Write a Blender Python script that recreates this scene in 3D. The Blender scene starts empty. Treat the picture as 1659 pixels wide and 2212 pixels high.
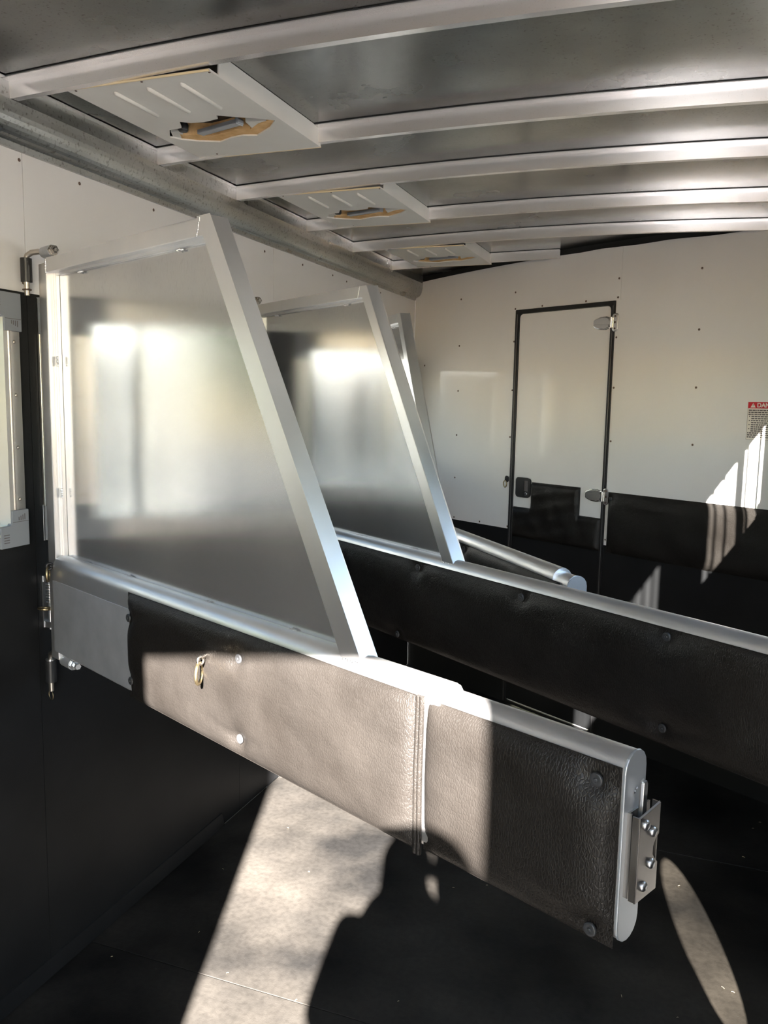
import bpy, math, random
from mathutils import Vector, Matrix
random.seed(7)
S = bpy.context.scene
COL = S.collection
PI = math.pi

# ------------------------------------------------------------------ camera
cam_d = bpy.data.cameras.new('camera'); cam = bpy.data.objects.new('camera', cam_d); COL.objects.link(cam)
CAM = Vector((1.4984, 0.0, 1.5))
_r = Vector((0.93568933, 0.35236482, 0.01801413)); _u = -Vector((0.062569, -0.11546851, -0.99133856)); _f = Vector((-0.34723277, 0.92871204, -0.13008977))
cam.matrix_world = Matrix(((_r.x, _u.x, -_f.x, CAM.x), (_r.y, _u.y, -_f.y, CAM.y), (_r.z, _u.z, -_f.z, CAM.z), (0, 0, 0, 1)))
cam_d.sensor_fit = 'HORIZONTAL'; cam_d.sensor_width = 36; cam_d.lens = 1803.02 * 36 / 1659; cam_d.clip_start = 0.01
S.camera = cam

# ------------------------------------------------------------------ world, sun, exposure
SUN_AZ, SUN_EL = math.radians(18.7), math.radians(28.7)
to_sun = Vector((math.sin(SUN_AZ) * math.cos(SUN_EL), -math.cos(SUN_AZ) * math.cos(SUN_EL), math.sin(SUN_EL)))
w = bpy.data.worlds.new('world'); S.world = w; w.use_nodes = True
nt = w.node_tree; bg = nt.nodes['Background']
sky = nt.nodes.new('ShaderNodeTexSky'); sky.sky_type = 'NISHITA'; sky.sun_disc = False
sky.sun_elevation = SUN_EL; sky.sun_rotation = math.atan2(to_sun.x, to_sun.y); sky.dust_density = 0.3; sky.air_density = 1.3
nt.links.new(sky.outputs[0], bg.inputs[0]); bg.inputs[1].default_value = 1.25
sun_d = bpy.data.lights.new('sun', 'SUN'); sun = bpy.data.objects.new('sun', sun_d); COL.objects.link(sun)
sun_d.energy = 110.0; sun_d.angle = math.radians(0.6); sun_d.color = (1.0, 0.925, 0.86)
sun.rotation_euler = to_sun.to_track_quat('Z', 'Y').to_euler(); sun.location = (4, -6, 6)
def portal(name, loc, rot, sx, sy):
    d = bpy.data.lights.new(name, 'AREA'); d.shape = 'RECTANGLE'; d.size = sx; d.size_y = sy; d.cycles.is_portal = True
    o = bpy.data.objects.new(name, d); COL.objects.link(o); o.location = loc; o.rotation_euler = rot
portal('rear_portal', (1.49, -0.62, 1.07), (PI / 2, 0, 0), 0.68, 2.14)
S.view_settings.view_transform = 'Standard'; S.view_settings.look = 'None'
S.view_settings.gamma = 1; S.view_settings.use_curve_mapping = False
S.view_settings.exposure = 0.92
S.cycles.max_bounces = 10; S.cycles.diffuse_bounces = 5; S.cycles.glossy_bounces = 6
S.cycles.sample_clamp_indirect = 6; S.cycles.caustics_reflective = True; S.cycles.blur_glossy = 1.0

# ------------------------------------------------------------------ materials
def M(name, base, rough=0.5, metal=0.0, spec=0.5, noise=None, bump=None, sheen=0, coat=0, coords='Object', rnoise=None, aniso=0):
    """noise: (scale, low colour, high colour, stretch) ; bump: (kind, scale, strength, distance)"""
    m = bpy.data.materials.new(name); m.use_nodes = True; t = m.node_tree; b = t.nodes['Principled BSDF']
    b.inputs['Base Color'].default_value = (*base, 1); b.inputs['Roughness'].default_value = rough
    b.inputs['Metallic'].default_value = metal; b.inputs['Specular IOR Level'].default_value = spec
    if sheen: b.inputs['Sheen Weight'].default_value = sheen; b.inputs['Sheen Roughness'].default_value = .4
    if coat: b.inputs['Coat Weight'].default_value = coat; b.inputs['Coat Roughness'].default_value = .06
    if aniso: b.inputs['Anisotropic'].default_value = aniso
    tc = t.nodes.new('ShaderNodeTexCoord')
    def mapped(st):
        mp = t.nodes.new('ShaderNodeMapping'); mp.inputs['Scale'].default_value = st
        t.links.new(tc.outputs[coords], mp.inputs[0]); return mp.outputs[0]
    if noise:
        for k, (sc, lo, hi, st, a, bb) in enumerate(noise):
            n = t.nodes.new('ShaderNodeTexNoise'); n.inputs['Scale'].default_value = sc; n.inputs['Detail'].default_value = 6
            t.links.new(mapped(st), n.inputs['Vector'])
            r = t.nodes.new('ShaderNodeValToRGB'); r.color_ramp.elements[0].position = a; r.color_ramp.elements[1].position = bb
            r.color_ramp.elements[0].color = (*lo, 1); r.color_ramp.elements[1].color = (*hi, 1)
            t.links.new(n.outputs['Fac'], r.inputs[0])
            if k == 0: last = r.outputs[0]
            else:
                mx = t.nodes.new('ShaderNodeMix'); mx.data_type = 'RGBA'; mx.blend_type = 'MULTIPLY'; mx.inputs[0].default_value = 1
                t.links.new(last, mx.inputs[6]); t.links.new(r.outputs[0], mx.inputs[7]); last = mx.outputs[2]
        t.links.new(last, b.inputs['Base Color'])
    if rnoise:
        sc, a, c, st = rnoise
        n = t.nodes.new('ShaderNodeTexNoise'); n.inputs['Scale'].default_value = sc; n.inputs['Detail'].default_value = 5
        t.links.new(mapped(st), n.inputs['Vector'])
        mr = t.nodes.new('ShaderNodeMapRange'); mr.inputs[1].default_value = .3; mr.inputs[2].default_value = .7
        mr.inputs[3].default_value = a; mr.inputs[4].default_value = c
        t.links.new(n.outputs['Fac'], mr.inputs[0]); t.links.new(mr.outputs[0], b.inputs['Roughness'])
    if bump:
        prev = None
        for kind, sc, stg, dist, st in bump:
            if kind == 'voronoi':
                v = t.nodes.new('ShaderNodeTexVoronoi'); v.feature = 'DISTANCE_TO_EDGE'; out = v.outputs['Distance']
                ck = t.nodes.new('ShaderNodeMapRange'); ck.inputs[1].default_value = 0; ck.inputs[2].default_value = .18
                t.links.new(out, ck.inputs[0]); out = ck.outputs[0]
            else:
                v = t.nodes.new('ShaderNodeTexNoise'); v.inputs['Detail'].default_value = 4; out = v.outputs['Fac']
            v.inputs['Scale'].default_value = sc; t.links.new(mapped(st), v.inputs['Vector'])
            bp = t.nodes.new('ShaderNodeBump'); bp.inputs['Strength'].default_value = stg; bp.inputs['Distance'].default_value = dist
            t.links.new(out, bp.inputs['Height'])
            if prev: t.links.new(prev, bp.inputs['Normal'])
            prev = bp.outputs[0]
        t.links.new(prev, b.inputs['Normal'])
    return m
U1 = (1, 1, 1)
MAT = dict(
    white=M('white_wall_panel', (.66, .64, .61), .07, spec=.55, noise=[(3, (.67, .66, .65), (.71, .70, .69), (1, 1, .4), .3, .7)], bump=[('noise', 2.2, .02, .02, (1, 1, .35))]),
    white_edge=M('white_plastic_strip', (.6, .58, .53), .35),
    rubber=M('black_wall_rubber', (.018, .018, .018), .5, spec=.16, noise=[(6, (.0085, .009, .0098), (.0135, .014, .0148), U1, .3, .75)], bump=[('noise', 350, .25, .001, U1), ('noise', 5, .08, .01, U1)]),
    mat=M('black_floor_rubber', (.03, .028, .026), .5, spec=.16, noise=[(2.6, (.008, .0078, .0076), (.040, .0365, .032), U1, .36, .68), (60, (.75, .75, .75), (1, 1, 1), U1, .3, .6)],
          rnoise=(5, .36, .62, U1), bump=[('noise', 260, .3, .0012, U1), ('noise', 4, .12, .01, U1)]),
    vinyl=M('black_padded_vinyl', (.03, .027, .025), .36, spec=.24, noise=[(9, (.0088, .0076, .0066), (.0140, .0124, .0110), U1, .35, .75)], rnoise=(8, .34, .5, U1),
            bump=[('voronoi', 190, .42, .0007, (1.5, 1.5, .75)), ('noise', 14, .25, .012, (1, 1, 1.6)), ('noise', 480, .2, .0004, U1)]),
    seal=M('black_rubber_seal', (.008, .008, .009), .55),
    blackplastic=M('black_plastic', (.015, .015, .016), .4, bump=[('noise', 500, .2, .0005, U1)]),
    alu=M('milled_aluminium', (.62, .62, .62), .36, .9, noise=[(8, (.70, .70, .71), (.80, .79, .785), (1, 1, .5), .3, .75)], rnoise=(10, .30, .42, (1, 1, .3))),
    sheet=M('aluminium_divider_sheet', (.6, .6, .6), .3, .86, noise=[(3, (.50, .505, .52), (.64, .635, .63), (1, 1, .25), .3, .75), (300, (.88, .88, .88), (1, 1, 1), (1, 1, .35), .3, .45)],
            rnoise=(2.0, .13, .22, (1.6, 1.6, .35)), bump=[('noise', 2.2, .03, .02, (1, 1, .3))]),
    bare=M('dull_aluminium_skin', (.42, .43, .45), .45, .65, noise=[(14, (.40, .415, .44), (.52, .535, .56), U1, .3, .75)], bump=[('noise', 120, .12, .002, U1)]),
    rib=M('aluminium_roof_bow', (.86, .83, .80), .2, .72, noise=[(420, (.66, .62, .59), (.86, .83, .82), U1, .27, .36)]),
    ceil=M('mottled_galvanised_roof_sheet', (.4, .4, .38), .33, 1, noise=[(2.2, (.17, .172, .166), (.31, .31, .30), (1, 1, 1), .32, .68), (170, (.55, .52, .48), (1, 1, 1), (1, 1, 1), .31, .40)],
           rnoise=(3, .17, .30, U1), bump=[('noise', 1.6, .12, .03, U1)]),
    cove=M('galvanised_cove', (.42, .43, .41), .34, 1, noise=[(5, (.34, .35, .335), (.50, .505, .49), (1, .6, 1), .3, .7), (130, (.62, .61, .58), (1, 1, 1), U1, .32, .45)], rnoise=(6, .25, .45, U1), bump=[('noise', 6, .1, .01, U1)]),
    vent=M('off_white_vent_plastic', (.56, .53, .47), .45, noise=[(6, (.68, .655, .61), (.74, .72, .675), U1, .3, .7)]),
    ventedge=M('yellowed_plastic_lip', (.72, .60, .38), .45),
    foam=M('orange_foam', (.62, .30, .09), .9, noise=[(40, (.62, .36, .14), (.80, .52, .25), U1, .3, .7)], bump=[('noise', 220, .6, .003, U1)]),
    chrome=M('chrome', (.8, .79, .77), .24, 1, bump=[('noise', 90, .05, .001, U1)]),
    steel=M('nickel_plated_steel', (.5, .46, .41), .27, 1, rnoise=(20, .2, .4, (1, 1, .4))),
    zinc=M('zinc_steel', (.55, .56, .58), .34, 1),
    brass=M('tarnished_brass', (.42, .34, .2), .35, 1),
    endcap=M('satin_end_plate', (.46, .49, .52), .42, .7), steel2=M('worn_dark_steel', (.33, .31, .29), .36, 1, rnoise=(20, .28, .45, (1, 1, .4))),
    weld=M('weld_metal', (.75, .76, .78), .28, 1, bump=[('noise', 220, .8, .002, U1)]),
    rust=M('rusty_screw_head', (.13, .09, .07), .6, .5),
    rivet=M('grey_plastic_rivet', (.028, .029, .031), .45),
    trim=M('brushed_window_frame', (.66, .64, .62), .3, 1),
    cornerp=M('grey_corner_cover', (.21, .225, .245), .45, bump=[('noise', 100, .1, .001, U1)]),
    red=M('red_print', (.5, .02, .03), .4), paper=M('sticker_paper', (.72, .68, .62), .4), ink=M('grey_ink', (.10, .09, .09), .6),
    gravel=M('pale_gravel', (.36, .31, .25), .95, noise=[(.6, (.115, .115, .115), (.165, .165, .165), U1, .3, .7)]),
    added_barn=M('cream_siding', (.82, .81, .785), .7), roof=M('grey_roof', (.2, .2, .2), .6),
    leaf=M('foliage', (.07, .13, .03), .7, noise=[(2.5, (.03, .07, .015), (.16, .22, .05), U1, .3, .7)]), bark=M('bark', (.1, .07, .05), .9),
    skin=M('skin', (.55, .33, .24), .5), hair=M('hair', (.05, .03, .02), .5), cloth=M('dark_jacket', (.05, .06, .09), .8), jean=M('jeans', (.05, .08, .16), .85), shoe=M('shoe', (.05, .04, .03), .6),
)
def glass(name, tint):
    g = bpy.data.materials.new(name); g.use_nodes = True; t = g.node_tree; t.nodes.clear(); N = t.nodes.new
    o = N('ShaderNodeOutputMaterial'); mx = N('ShaderNodeMixShader'); tr = N('ShaderNodeBsdfTransparent'); gl = N('ShaderNodeBsdfGlossy'); lw = N('ShaderNodeLayerWeight'); pw = N('ShaderNodeMath'); mr = N('ShaderNodeMapRange')
    lw.inputs[0].default_value = .5; pw.operation = 'POWER'; pw.inputs[1].default_value = 3.5; mr.inputs[3].default_value = .03; mr.inputs[4].default_value = .8
    gl.inputs['Roughness'].default_value = .02; tr.inputs[0].default_value = (*tint, 1)
    t.links.new(lw.outputs['Facing'], pw.inputs[0]); t.links.new(pw.outputs[0], mr.inputs[0]); t.links.new(mr.outputs[0], mx.inputs[0])
    t.links.new(tr.outputs[0], mx.inputs[1]); t.links.new(gl.outputs[0], mx.inputs[2]); t.links.new(mx.outputs[0], o.inputs[0]); return g
MAT['glass'] = glass('clear_window_glass', (.97, .98, .97)); MAT['port_dim'] = glass('port_dimming_glass', (.72, .71, .68)); MAT['tinted'] = glass('smoked_window_glass', (.34, .35, .345))  # port glass is tinted only to dim the added light patch

# ------------------------------------------------------------------ mesh helpers
class Frame:
    def __init__(s, o, u, n, z=(0, 0, 1)): s.o, s.u, s.n, s.z = Vector(o), Vector(u), Vector(n), Vector(z)
    def P(s, a, b, c): return s.o + s.u * a + s.n * b + s.z * c
WORLD = Frame((0, 0, 0), (1, 0, 0), (0, 1, 0))
class MB:
    """collects simple shapes given in the coordinates (a, b, c) of a frame; build() links them as one object"""
    def __init__(s, fr=WORLD): s.fr = fr; s.v = []; s.f = []; s.smooth = []
    def add(s, vs, fs, sm=False):
        k = len(s.v); s.v += [s.fr.P(*p) for p in vs]; s.f += [tuple(i + k for i in f) for f in fs]; s.smooth += [sm] * len(fs); return s
    def box(s, a0, a1, b0, b1, c0, c1):
        vs = [(a, b, c) for a in (a0, a1) for b in (b0, b1) for c in (c0, c1)]
        return s.add(vs, [(0, 1, 3, 2), (4, 6, 7, 5), (0, 4, 5, 1), (2, 3, 7, 6), (0, 2, 6, 4), (1, 5, 7, 3)])
    def prism(s, prof, h0, h1, axis='a', sm=False, caps=True):
        """prof: 2D outline in the two other axes (kept in order a,b,c)"""
        def p3(p, h):
            return (h, p[0], p[1]) if axis == 'a' else (p[0], h, p[1]) if axis == 'b' else (p[0], p[1], h)
        n = len(prof); vs = [p3(p, h0) for p in prof] + [p3(p, h1) for p in prof]
        fs = [(i, (i + 1) % n, n + (i + 1) % n, n + i) for i in range(n)]
        s.add(vs, fs, sm)
        if caps: s.add(vs, [tuple(range(n))[::-1], tuple(range(n, 2 * n))])
        return s
    def tube(s, pts, r, seg=10, closed=False, sm=True, caps=True):
        P = [Vector(p) for p in pts]; n = len(P); rr = r if isinstance(r, (list, tuple)) else [r] * n; vs = []; prev = None
        for i, p in enumerate(P):
            if closed: d = (P[(i + 1) % n] - P[i - 1])
            else: d = P[min(i + 1, n - 1)] - P[max(i - 1, 0)]
            d.normalize()
            if prev is None:
                a = Vector((0, 0, 1)) if abs(d.z) < .9 else Vector((1, 0, 0)); x = d.cross(a).normalized()
            else: x = (prev - d * prev.dot(d)).normalized()
            prev = x; y = d.cross(x)
            vs += [tuple(p + (x * math.cos(2 * PI * k / seg) + y * math.sin(2 * PI * k / seg)) * rr[i]) for k in range(seg)]
        fs = []; m = n if closed else n - 1
        for i in range(m):
            j = (i + 1) % n
            for k in range(seg): fs.append((i * seg + k, i * seg + (k + 1) % seg, j * seg + (k + 1) % seg, j * seg + k))
        s.add(vs, fs, sm)
        if not closed and caps: s.add(vs, [tuple(range(seg))[::-1], tuple(range((n - 1) * seg, n * seg))])
        return s
    def lathe(s, c, axis, prof, seg=14, sm=True):
        """prof: list of (distance along axis, radius)"""
        ax = Vector(axis).normalized(); a = Vector((0, 0, 1)) if abs(ax.z) < .9 else Vector((1, 0, 0)); x = ax.cross(a).normalized(); y = ax.cross(x); c = Vector(c); vs = []
        for h, r in prof: vs += [tuple(c + ax * h + (x * math.cos(2 * PI * k / seg) + y * math.sin(2 * PI * k / seg)) * max(r, 1e-5)) for k in range(seg)]
        n = len(prof); fs = [(i * seg + k, i * seg + (k + 1) % seg, (i + 1) * seg + (k + 1) % seg, (i + 1) * seg + k) for i in range(n - 1) for k in range(seg)]
        s.add(vs, fs, sm); s.add(vs, [tuple(range(seg))[::-1], tuple(range((n - 1) * seg, n * seg))]); return s
    def ring(s, c, axis, R, r, seg=24, squash=1.0):
        ax = Vector(axis).normalized(); a = Vector((0, 0, 1)) if abs(ax.z) < .9 else Vector((1, 0, 0)); x = ax.cross(a).normalized(); y = ax.cross(x); c = Vector(c)
        return s.tube([tuple(c + x * math.cos(2 * PI * k / seg) * R + y * math.sin(2 * PI * k / seg) * R * squash) for k in range(seg)], r, 8, True)
    def grid(s, fn, nu, nv, sm=True):
        vs = [fn(i / nu, j / nv) for j in range(nv + 1) for i in range(nu + 1)]
        return s.add(vs, [(j * (nu + 1) + i, j * (nu + 1) + i + 1, (j + 1) * (nu + 1) + i + 1, (j + 1) * (nu + 1) + i) for j in range(nv) for i in range(nu)], sm)
    def sheet(s, a0, a1, b0, b1, c0, c1, holes=()):
        """a flat slab in the a-c plane with rectangular holes (a0,a1,c0,c1), split into boxes"""
        A = sorted({a0, a1, *[min(max(h[i], a0), a1) for h in holes for i in (0, 1)]}); C = sorted({c0, c1, *[min(max(h[i], c0), c1) for h in holes for i in (2, 3)]})
        for i in range(len(A) - 1):
            for j in range(len(C) - 1):
                am, cm = (A[i] + A[i + 1]) / 2, (C[j] + C[j + 1]) / 2
                if not any(h[0] < am < h[1] and h[2] < cm < h[3] for h in holes): s.box(A[i], A[i + 1], b0, b1, C[j], C[j + 1])
        return s
    def build(s, name, mat, parent=None, bevel=0, kind=None):
        me = bpy.data.meshes.new(name); off = Vector(parent['_org']) if parent and '_org' in parent else Vector((0, 0, 0))
        me.from_pydata([tuple(v - off) for v in s.v], [], s.f); me.update()
        for p, q in zip(me.polygons, s.smooth): p.use_smooth = q
        import bmesh
        bm = bmesh.new(); bm.from_mesh(me); bmesh.ops.recalc_face_normals(bm, faces=bm.faces)
        if bevel:
            bmesh.ops.remove_doubles(bm, verts=bm.verts, dist=1e-6)
            es = [e for e in bm.edges if len(e.link_faces) == 2 and e.calc_face_angle(0) > .7]
            bmesh.ops.bevel(bm, geom=es, offset=bevel, segments=2, profile=.6, affect='EDGES')
        bm.to_mesh(me); bm.free()
        me.materials.append(MAT[mat]); o = bpy.data.objects.new(name, me); COL.objects.link(o)
        if parent: o.parent = parent; o['_org'] = tuple(off)
        if kind: o['kind'] = kind
        return o
def thing(name, loc, label, cat, group=None):
    o = bpy.data.objects.new(name, None); COL.objects.link(o); o.location = loc; o['_org'] = tuple(loc); o.empty_display_size = .1
    o['label'] = label; o['category'] = cat
    if group: o['group'] = group
    return o
def setting(name, mb, mat, bevel=0):
    o = mb.build(name, mat, None, bevel); o['kind'] = 'structure'; return o
def arc(cx, cy, r, a0, a1, n): return [(cx + r * math.cos(math.radians(a0 + (a1 - a0) * i / n)), cy + r * math.sin(math.radians(a0 + (a1 - a0) * i / n))) for i in range(n + 1)]
def rrect(x0, x1, y0, y1, r, n=4): return arc(x1 - r, y1 - r, r, 0, 90, n) + arc(x0 + r, y1 - r, r, 90, 180, n) + arc(x0 + r, y0 + r, r, 180, 270, n) + arc(x1 - r, y0 + r, r, 270, 360, n)

# ------------------------------------------------------------------ room constants
W, YR, D0 = 1.89, -0.6, 4.437                  # inner width, rear plane, corner of front wall with left wall
AW = math.radians(30.49)                       # slant of the front wall
FW = Frame((0, D0, 0), (math.cos(AW), -math.sin(AW), 0), (math.sin(AW), math.cos(AW), 0))   # u along wall, n away from the room
LW = Frame((0, 0, 0), (0, 1, 0), (-1, 0, 0)); RW = Frame((W, 0, 0), (0, 1, 0), (1, 0, 0))
ULEN = W / math.cos(AW)
def zsheet(x): return 2.200 - .022 * ((x - .945) / .895) ** 2
def wall_top(x): return 2.150 + .025 * (1 - ((x - .9) / .84) ** 2)

# ------------------------------------------------------------------ floor
fl = setting('floor', MB().box(-.05, W + .05, YR, D0 + .1, -.08, -.014), 'rubber')
ys = [YR, .61, 1.731, 2.845, 3.985, D0 + .1]
for a, b in zip(ys, ys[1:]):
    MB().box(.002, W - .002, a + .0015, b - .0015, -.014, 0).build('rubber_mat', 'mat', fl, bevel=.0012)

# ------------------------------------------------------------------ left wall
WIN_L = [(.72, 1.55), (1.612, 2.44), (2.66, 3.47), (3.62, 4.34)]; WZ = (1.148, 1.733)
holes = [(a + .025, b - .025, WZ[0] + .025, WZ[1] - .025) for a, b in WIN_L]
wl = setting('wall_left', MB(LW).sheet(YR, D0, .004, .05, -.08, 2.25, holes), 'white_edge')
js = [YR, .584, 1.584, 2.545, 3.55, D0]
for a, b in zip(js, js[1:]): MB(LW).sheet(a + .001, b - .001, 0, .0038, 0, 1.74, holes).build('rubber_panel', 'rubber', wl)
jw = [YR, .35, 1.584, 2.80, D0]
for a, b in zip(jw, jw[1:]): MB(LW).box(a + .0008, b - .0008, -.001, .0038, 1.74, 2.2).build('white_panel', 'white', wl)
def screws(fr, pts, parent, r=.0042, mat='rust', name='screw', nrm=-1):
    base = None
    for (u, z) in pts:
        if base is None:
            mb = MB(Frame((0, 0, 0), fr.u, fr.n)); mb.lathe((0, 0, 0), (0, nrm, 0), [(0, r), (.001, r), (.0022, r * .6), (.0023, 0)], 8); base = mb.build(name, mat, parent); o = base
        else: o = base.copy(); COL.objects.link(o); o.parent = parent
        o.location = fr.P(u, 0, z) - Vector(parent['_org'] if '_org' in parent else (0, 0, 0))
FL0 = Frame((.001, 0, 0), (0, 1, 0), (-1, 0, 0))
screws(FL0, [(1.575, 2.036), (1.775, 2.032), (2.081, 2.033), (2.41, 2.03), (2.735, 2.029), (3.042, 2.03), (3.33, 2.031), (3.48, 2.026), (3.9, 2.03), (4.265, 1.967), (1.574, 1.762), (2.40, 1.765), (1.2, 2.034), (.8, 2.034), (.4, 2.034)], wl)
MB(LW).prism([(0, .0), (-.006, .0), (-.014, .006), (-.004, .048), (0, .05)], YR, 2.418, 'a').build('rubber_skirting', 'rubber', wl)

def window(idx, fr, y0, y1, z0, z1, mull, bars, dp=.05, md=.04, gm='tinted'):
    """fr.n points out of the room; frame proud of the lining by 6 mm"""
    w_ = .05
    o = MB(fr).sheet(y0, y1, -.007, .0, z0, z1, [(y0 + w_, y1 - w_, z0 + w_, z1 - w_)]).build('window_%d' % idx, 'trim', None, bevel=.002); o['kind'] = 'structure'
    for k, (a, b) in enumerate(((y0 + .028, y1 - .028),)):   # inner channel with two raised ribs
        MB(fr).sheet(a, b, -.012, dp, z0 + .028, z1 - .028, [(y0 + .034, y1 - .034, z0 + .034, z1 - .034)]).build('frame_channel', 'trim', o)
        MB(fr).sheet(y0 + .040, y1 - .040, -.010, dp, z0 + .040, z1 - .040, [(y0 + .052, y1 - .052, z0 + .052, z1 - .052)]).build('sash', 'trim', o)
    for cy, sy in ((y0, 1), (y1, -1)):
        for cz, sz in ((z0, 1), (z1, -1)):
            p = [(0, 0), (.086, 0), (.086, .05), (.055, .052), (.052, .055), (.05, .086), (0, .086)]
            mb = MB(fr); mb.prism([(cy + sy * a, cz + sz * b) for a, b in p], -.0145, -.001, 'b')
            c = mb.build('corner_cover', 'cornerp', o, bevel=.0015)
            sl = MB(fr)
            for q in range(4): sl.box(*sorted((cy + sy * (.012 + .006 * q), cy + sy * (.014 + .006 * q))), -.0152, -.0142, *sorted((cz + sz * (.062), cz + sz * (.076 - .002 * q))))
            for q in range(4): sl.box(*sorted((cy + sy * .062, cy + sy * .078)), -.0152, -.0142, *sorted((cz + sz * (.012 + .006 * q), cz + sz * (.014 + .006 * q))))
            sl.box(*sorted((cy + sy * .0, cy + sy * .05)), -.0152, -.0142, *sorted((cz + sz * .058, cz + sz * .0592)))
            sl.build('slot', 'ink', c)
    MB(fr).box(y0 + w_, y1 - w_, dp * .45, dp * .45 + .003, z0 + w_, z1 - w_).build('pane', gm, o)
    for m_, wd in mull: MB(fr).box(m_ - wd / 2, m_ + wd / 2, .001, .001 + md, z0 + w_, z1 - w_).build('mullion', 'trim', o)
    for b_ in bars: MB(fr).tube([(b_, -.002, z0 + w_ - .02), (b_, -.002, z1 - w_ + .02)], .0042, 8).build('bar', 'trim', o)
    zz = [z0 + .11 + (z1 - z0 - .22) * k / 3 for k in range(4)]
    f2 = Frame(fr.P(0, -.007, 0), fr.u, fr.n)
    screws(f2, [(y1 - .018, z) for z in zz] + [(y0 + .018, z) for z in zz], o, .0045, 'steel')
    return o
window(1, LW, .72, 1.55, *WZ, [(1.385, .018)], [])
window(2, LW, 1.612, 2.44, *WZ, [(2.1, .018)], [])
window(3, LW, 2.66, 3.47, *WZ, [(3.1, .018)], [])
window(4, LW, 3.62, 4.34, *WZ, [(3.94, .06)], [])

# ------------------------------------------------------------------ right wall (beside / behind the camera)
WIN_R = [(1.25, 2.19), (2.44, 3.02)]; WZR = (1.32, 1.785)
LIGHT_PORT = (1.50, .52, .20)  # made-up round opening, added to throw a light patch on the floor
hr = [(LIGHT_PORT[0] - .21, LIGHT_PORT[0] + .21, LIGHT_PORT[1] - .21, LIGHT_PORT[1] + .21)] + [(a + .04, b - .04, WZR[0] + .045, WZR[1] - .045) for a, b in WIN_R]
wr = setting('wall_right', MB(RW).sheet(YR, 3.45, .004, .010, -.08, 2.25, hr), 'white_edge')
MB(RW).sheet(YR, 3.33, 0, .0038, 0, 1.10, hr).build('rubber_panel', 'rubber', wr)
MB(RW).sheet(YR, 3.33, 0, .0038, 1.10, 2.2, hr).build('white_panel', 'white', wr)
pm = MB(RW); n_ = 32
ci = [(LIGHT_PORT[0] + LIGHT_PORT[2] * math.cos(2 * PI * k / n_), LIGHT_PORT[1] + LIGHT_PORT[2] * math.sin(2 * PI * k / n_)) for k in range(n_)]
co = [(LIGHT_PORT[0] + .22 * max(-1, min(1, 1.42 * math.cos(2 * PI * k / n_))), LIGHT_PORT[1] + .22 * max(-1, min(1, 1.42 * math.sin(2 * PI * k / n_)))) for k in range(n_)]
pm.add([(p[0], h, p[1]) for h in (-.002, .004) for q in (ci, co) for p in q], [f for k in range(n_) for j in ((k + 1) % n_,) for f in ((k, j, n_ + j, n_ + k), (2 * n_ + k, 3 * n_ + k, 3 * n_ + j, 2 * n_ + j), (k, 2 * n_ + k, 2 * n_ + j, j), (n_ + k, n_ + j, 3 * n_ + j, 3 * n_ + k))])
po = pm.build('added_port', 'trim', wr); MB(RW).box(LIGHT_PORT[0] - .205, LIGHT_PORT[0] + .205, .005, .007, LIGHT_PORT[1] - .205, LIGHT_PORT[1] + .205).build('pane', 'port_dim', po)
window(5, RW, 1.25, 2.19, *WZR, [(1.72, .05)], [1.39 + .089 * k for k in range(3)] + [1.80 + .089 * k for k in range(4)], .008, .007, 'glass')
window(6, RW, 2.44, 3.02, *WZR, [(2.756, .05)], [2.57, 2.655, 2.827, 2.918], .008, .007, 'glass')

# ------------------------------------------------------------------ rear wall with the open half of its doorway
RR = Frame((0, YR, 0), (1, 0, 0), (0, -1, 0))
wb = setting('wall_rear', MB(RR).sheet(-.05, W + .05, .0, .05, -.08, 2.25, [(1.155, 1.825, -.08, 2.136)]), 'white')
MB(RR).box(0, 1.15, -.004, -.0002, 0, 1.1).build('rubber_panel', 'rubber', wb)

# ------------------------------------------------------------------ front wall (slanted)
DU0, DU1, DZ = .744, 1.314, 1.951
wf = setting('wall_front', MB(FW).sheet(-.02, ULEN + .05, .006, .05, -.08, 2.25, [(DU0 + .02, DU1 - .02, .0, DZ - .02)]), 'seal')
def wp(u0, u1, z0, ztop=None, name='white_panel'):
    n = 12; us = [u0 + (u1 - u0) * i / n for i in range(n + 1)]
    if ztop: prof = [(u0, z0), (u1, z0), (u1, ztop), (u0, ztop)]
    else: prof = [(u0, z0), (u1, z0)] + [(u, wall_top(u * math.cos(AW)) - .002 * math.sin(u * 19) * (u > .9)) for u in us[::-1]]
    return MB(FW).prism(prof, 0, .006, 'b').build(name, 'white', wf)
wp(.001, DU0, .89, DZ); wp(.001, 1.3345, DZ); wp(1.3355, ULEN, DZ); wp(DU1, ULEN, .89, DZ)
for a, b in ((.001, DU0), (DU1, ULEN)): MB(FW).box(a, b, .001, .006, 0, .8895).build('rubber_panel', 'rubber', wf)
MB(FW).prism([(u, zsheet(u * math.cos(AW)) - .0 ) for u in [ULEN * i / 20 for i in range(21)]][::-1] + [(u, wall_top(u * math.cos(AW)) - .01) for u in [ULEN * i / 20 for i in range(21)]], .0065, .03, 'b').build('top_seal', 'seal', wf)
gr = [.357, .735, 1.323, 1.711]
pts = [(.734, 2.035), (.361, 2.033), (1.323, 2.042), (1.706, 2.042), (1.322, 1.963), (1.154, 1.96), (.904, 1.959), (.737, 1.957), (.736, 1.803), (1.324, 1.795), (1.710, 1.807), (.357, 1.798), (.09, 1.703),
       (.357, 1.567), (.736, 1.57), (1.324, 1.581), (1.713, 1.581), (.356, 1.337), (.733, 1.343), (1.323, 1.350), (1.714, 1.354), (.352, 1.113), (.354, .902), (.544, .901), (.737, .901), (1.322, .915)]
screws(FW, pts, wf, .0048)
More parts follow.
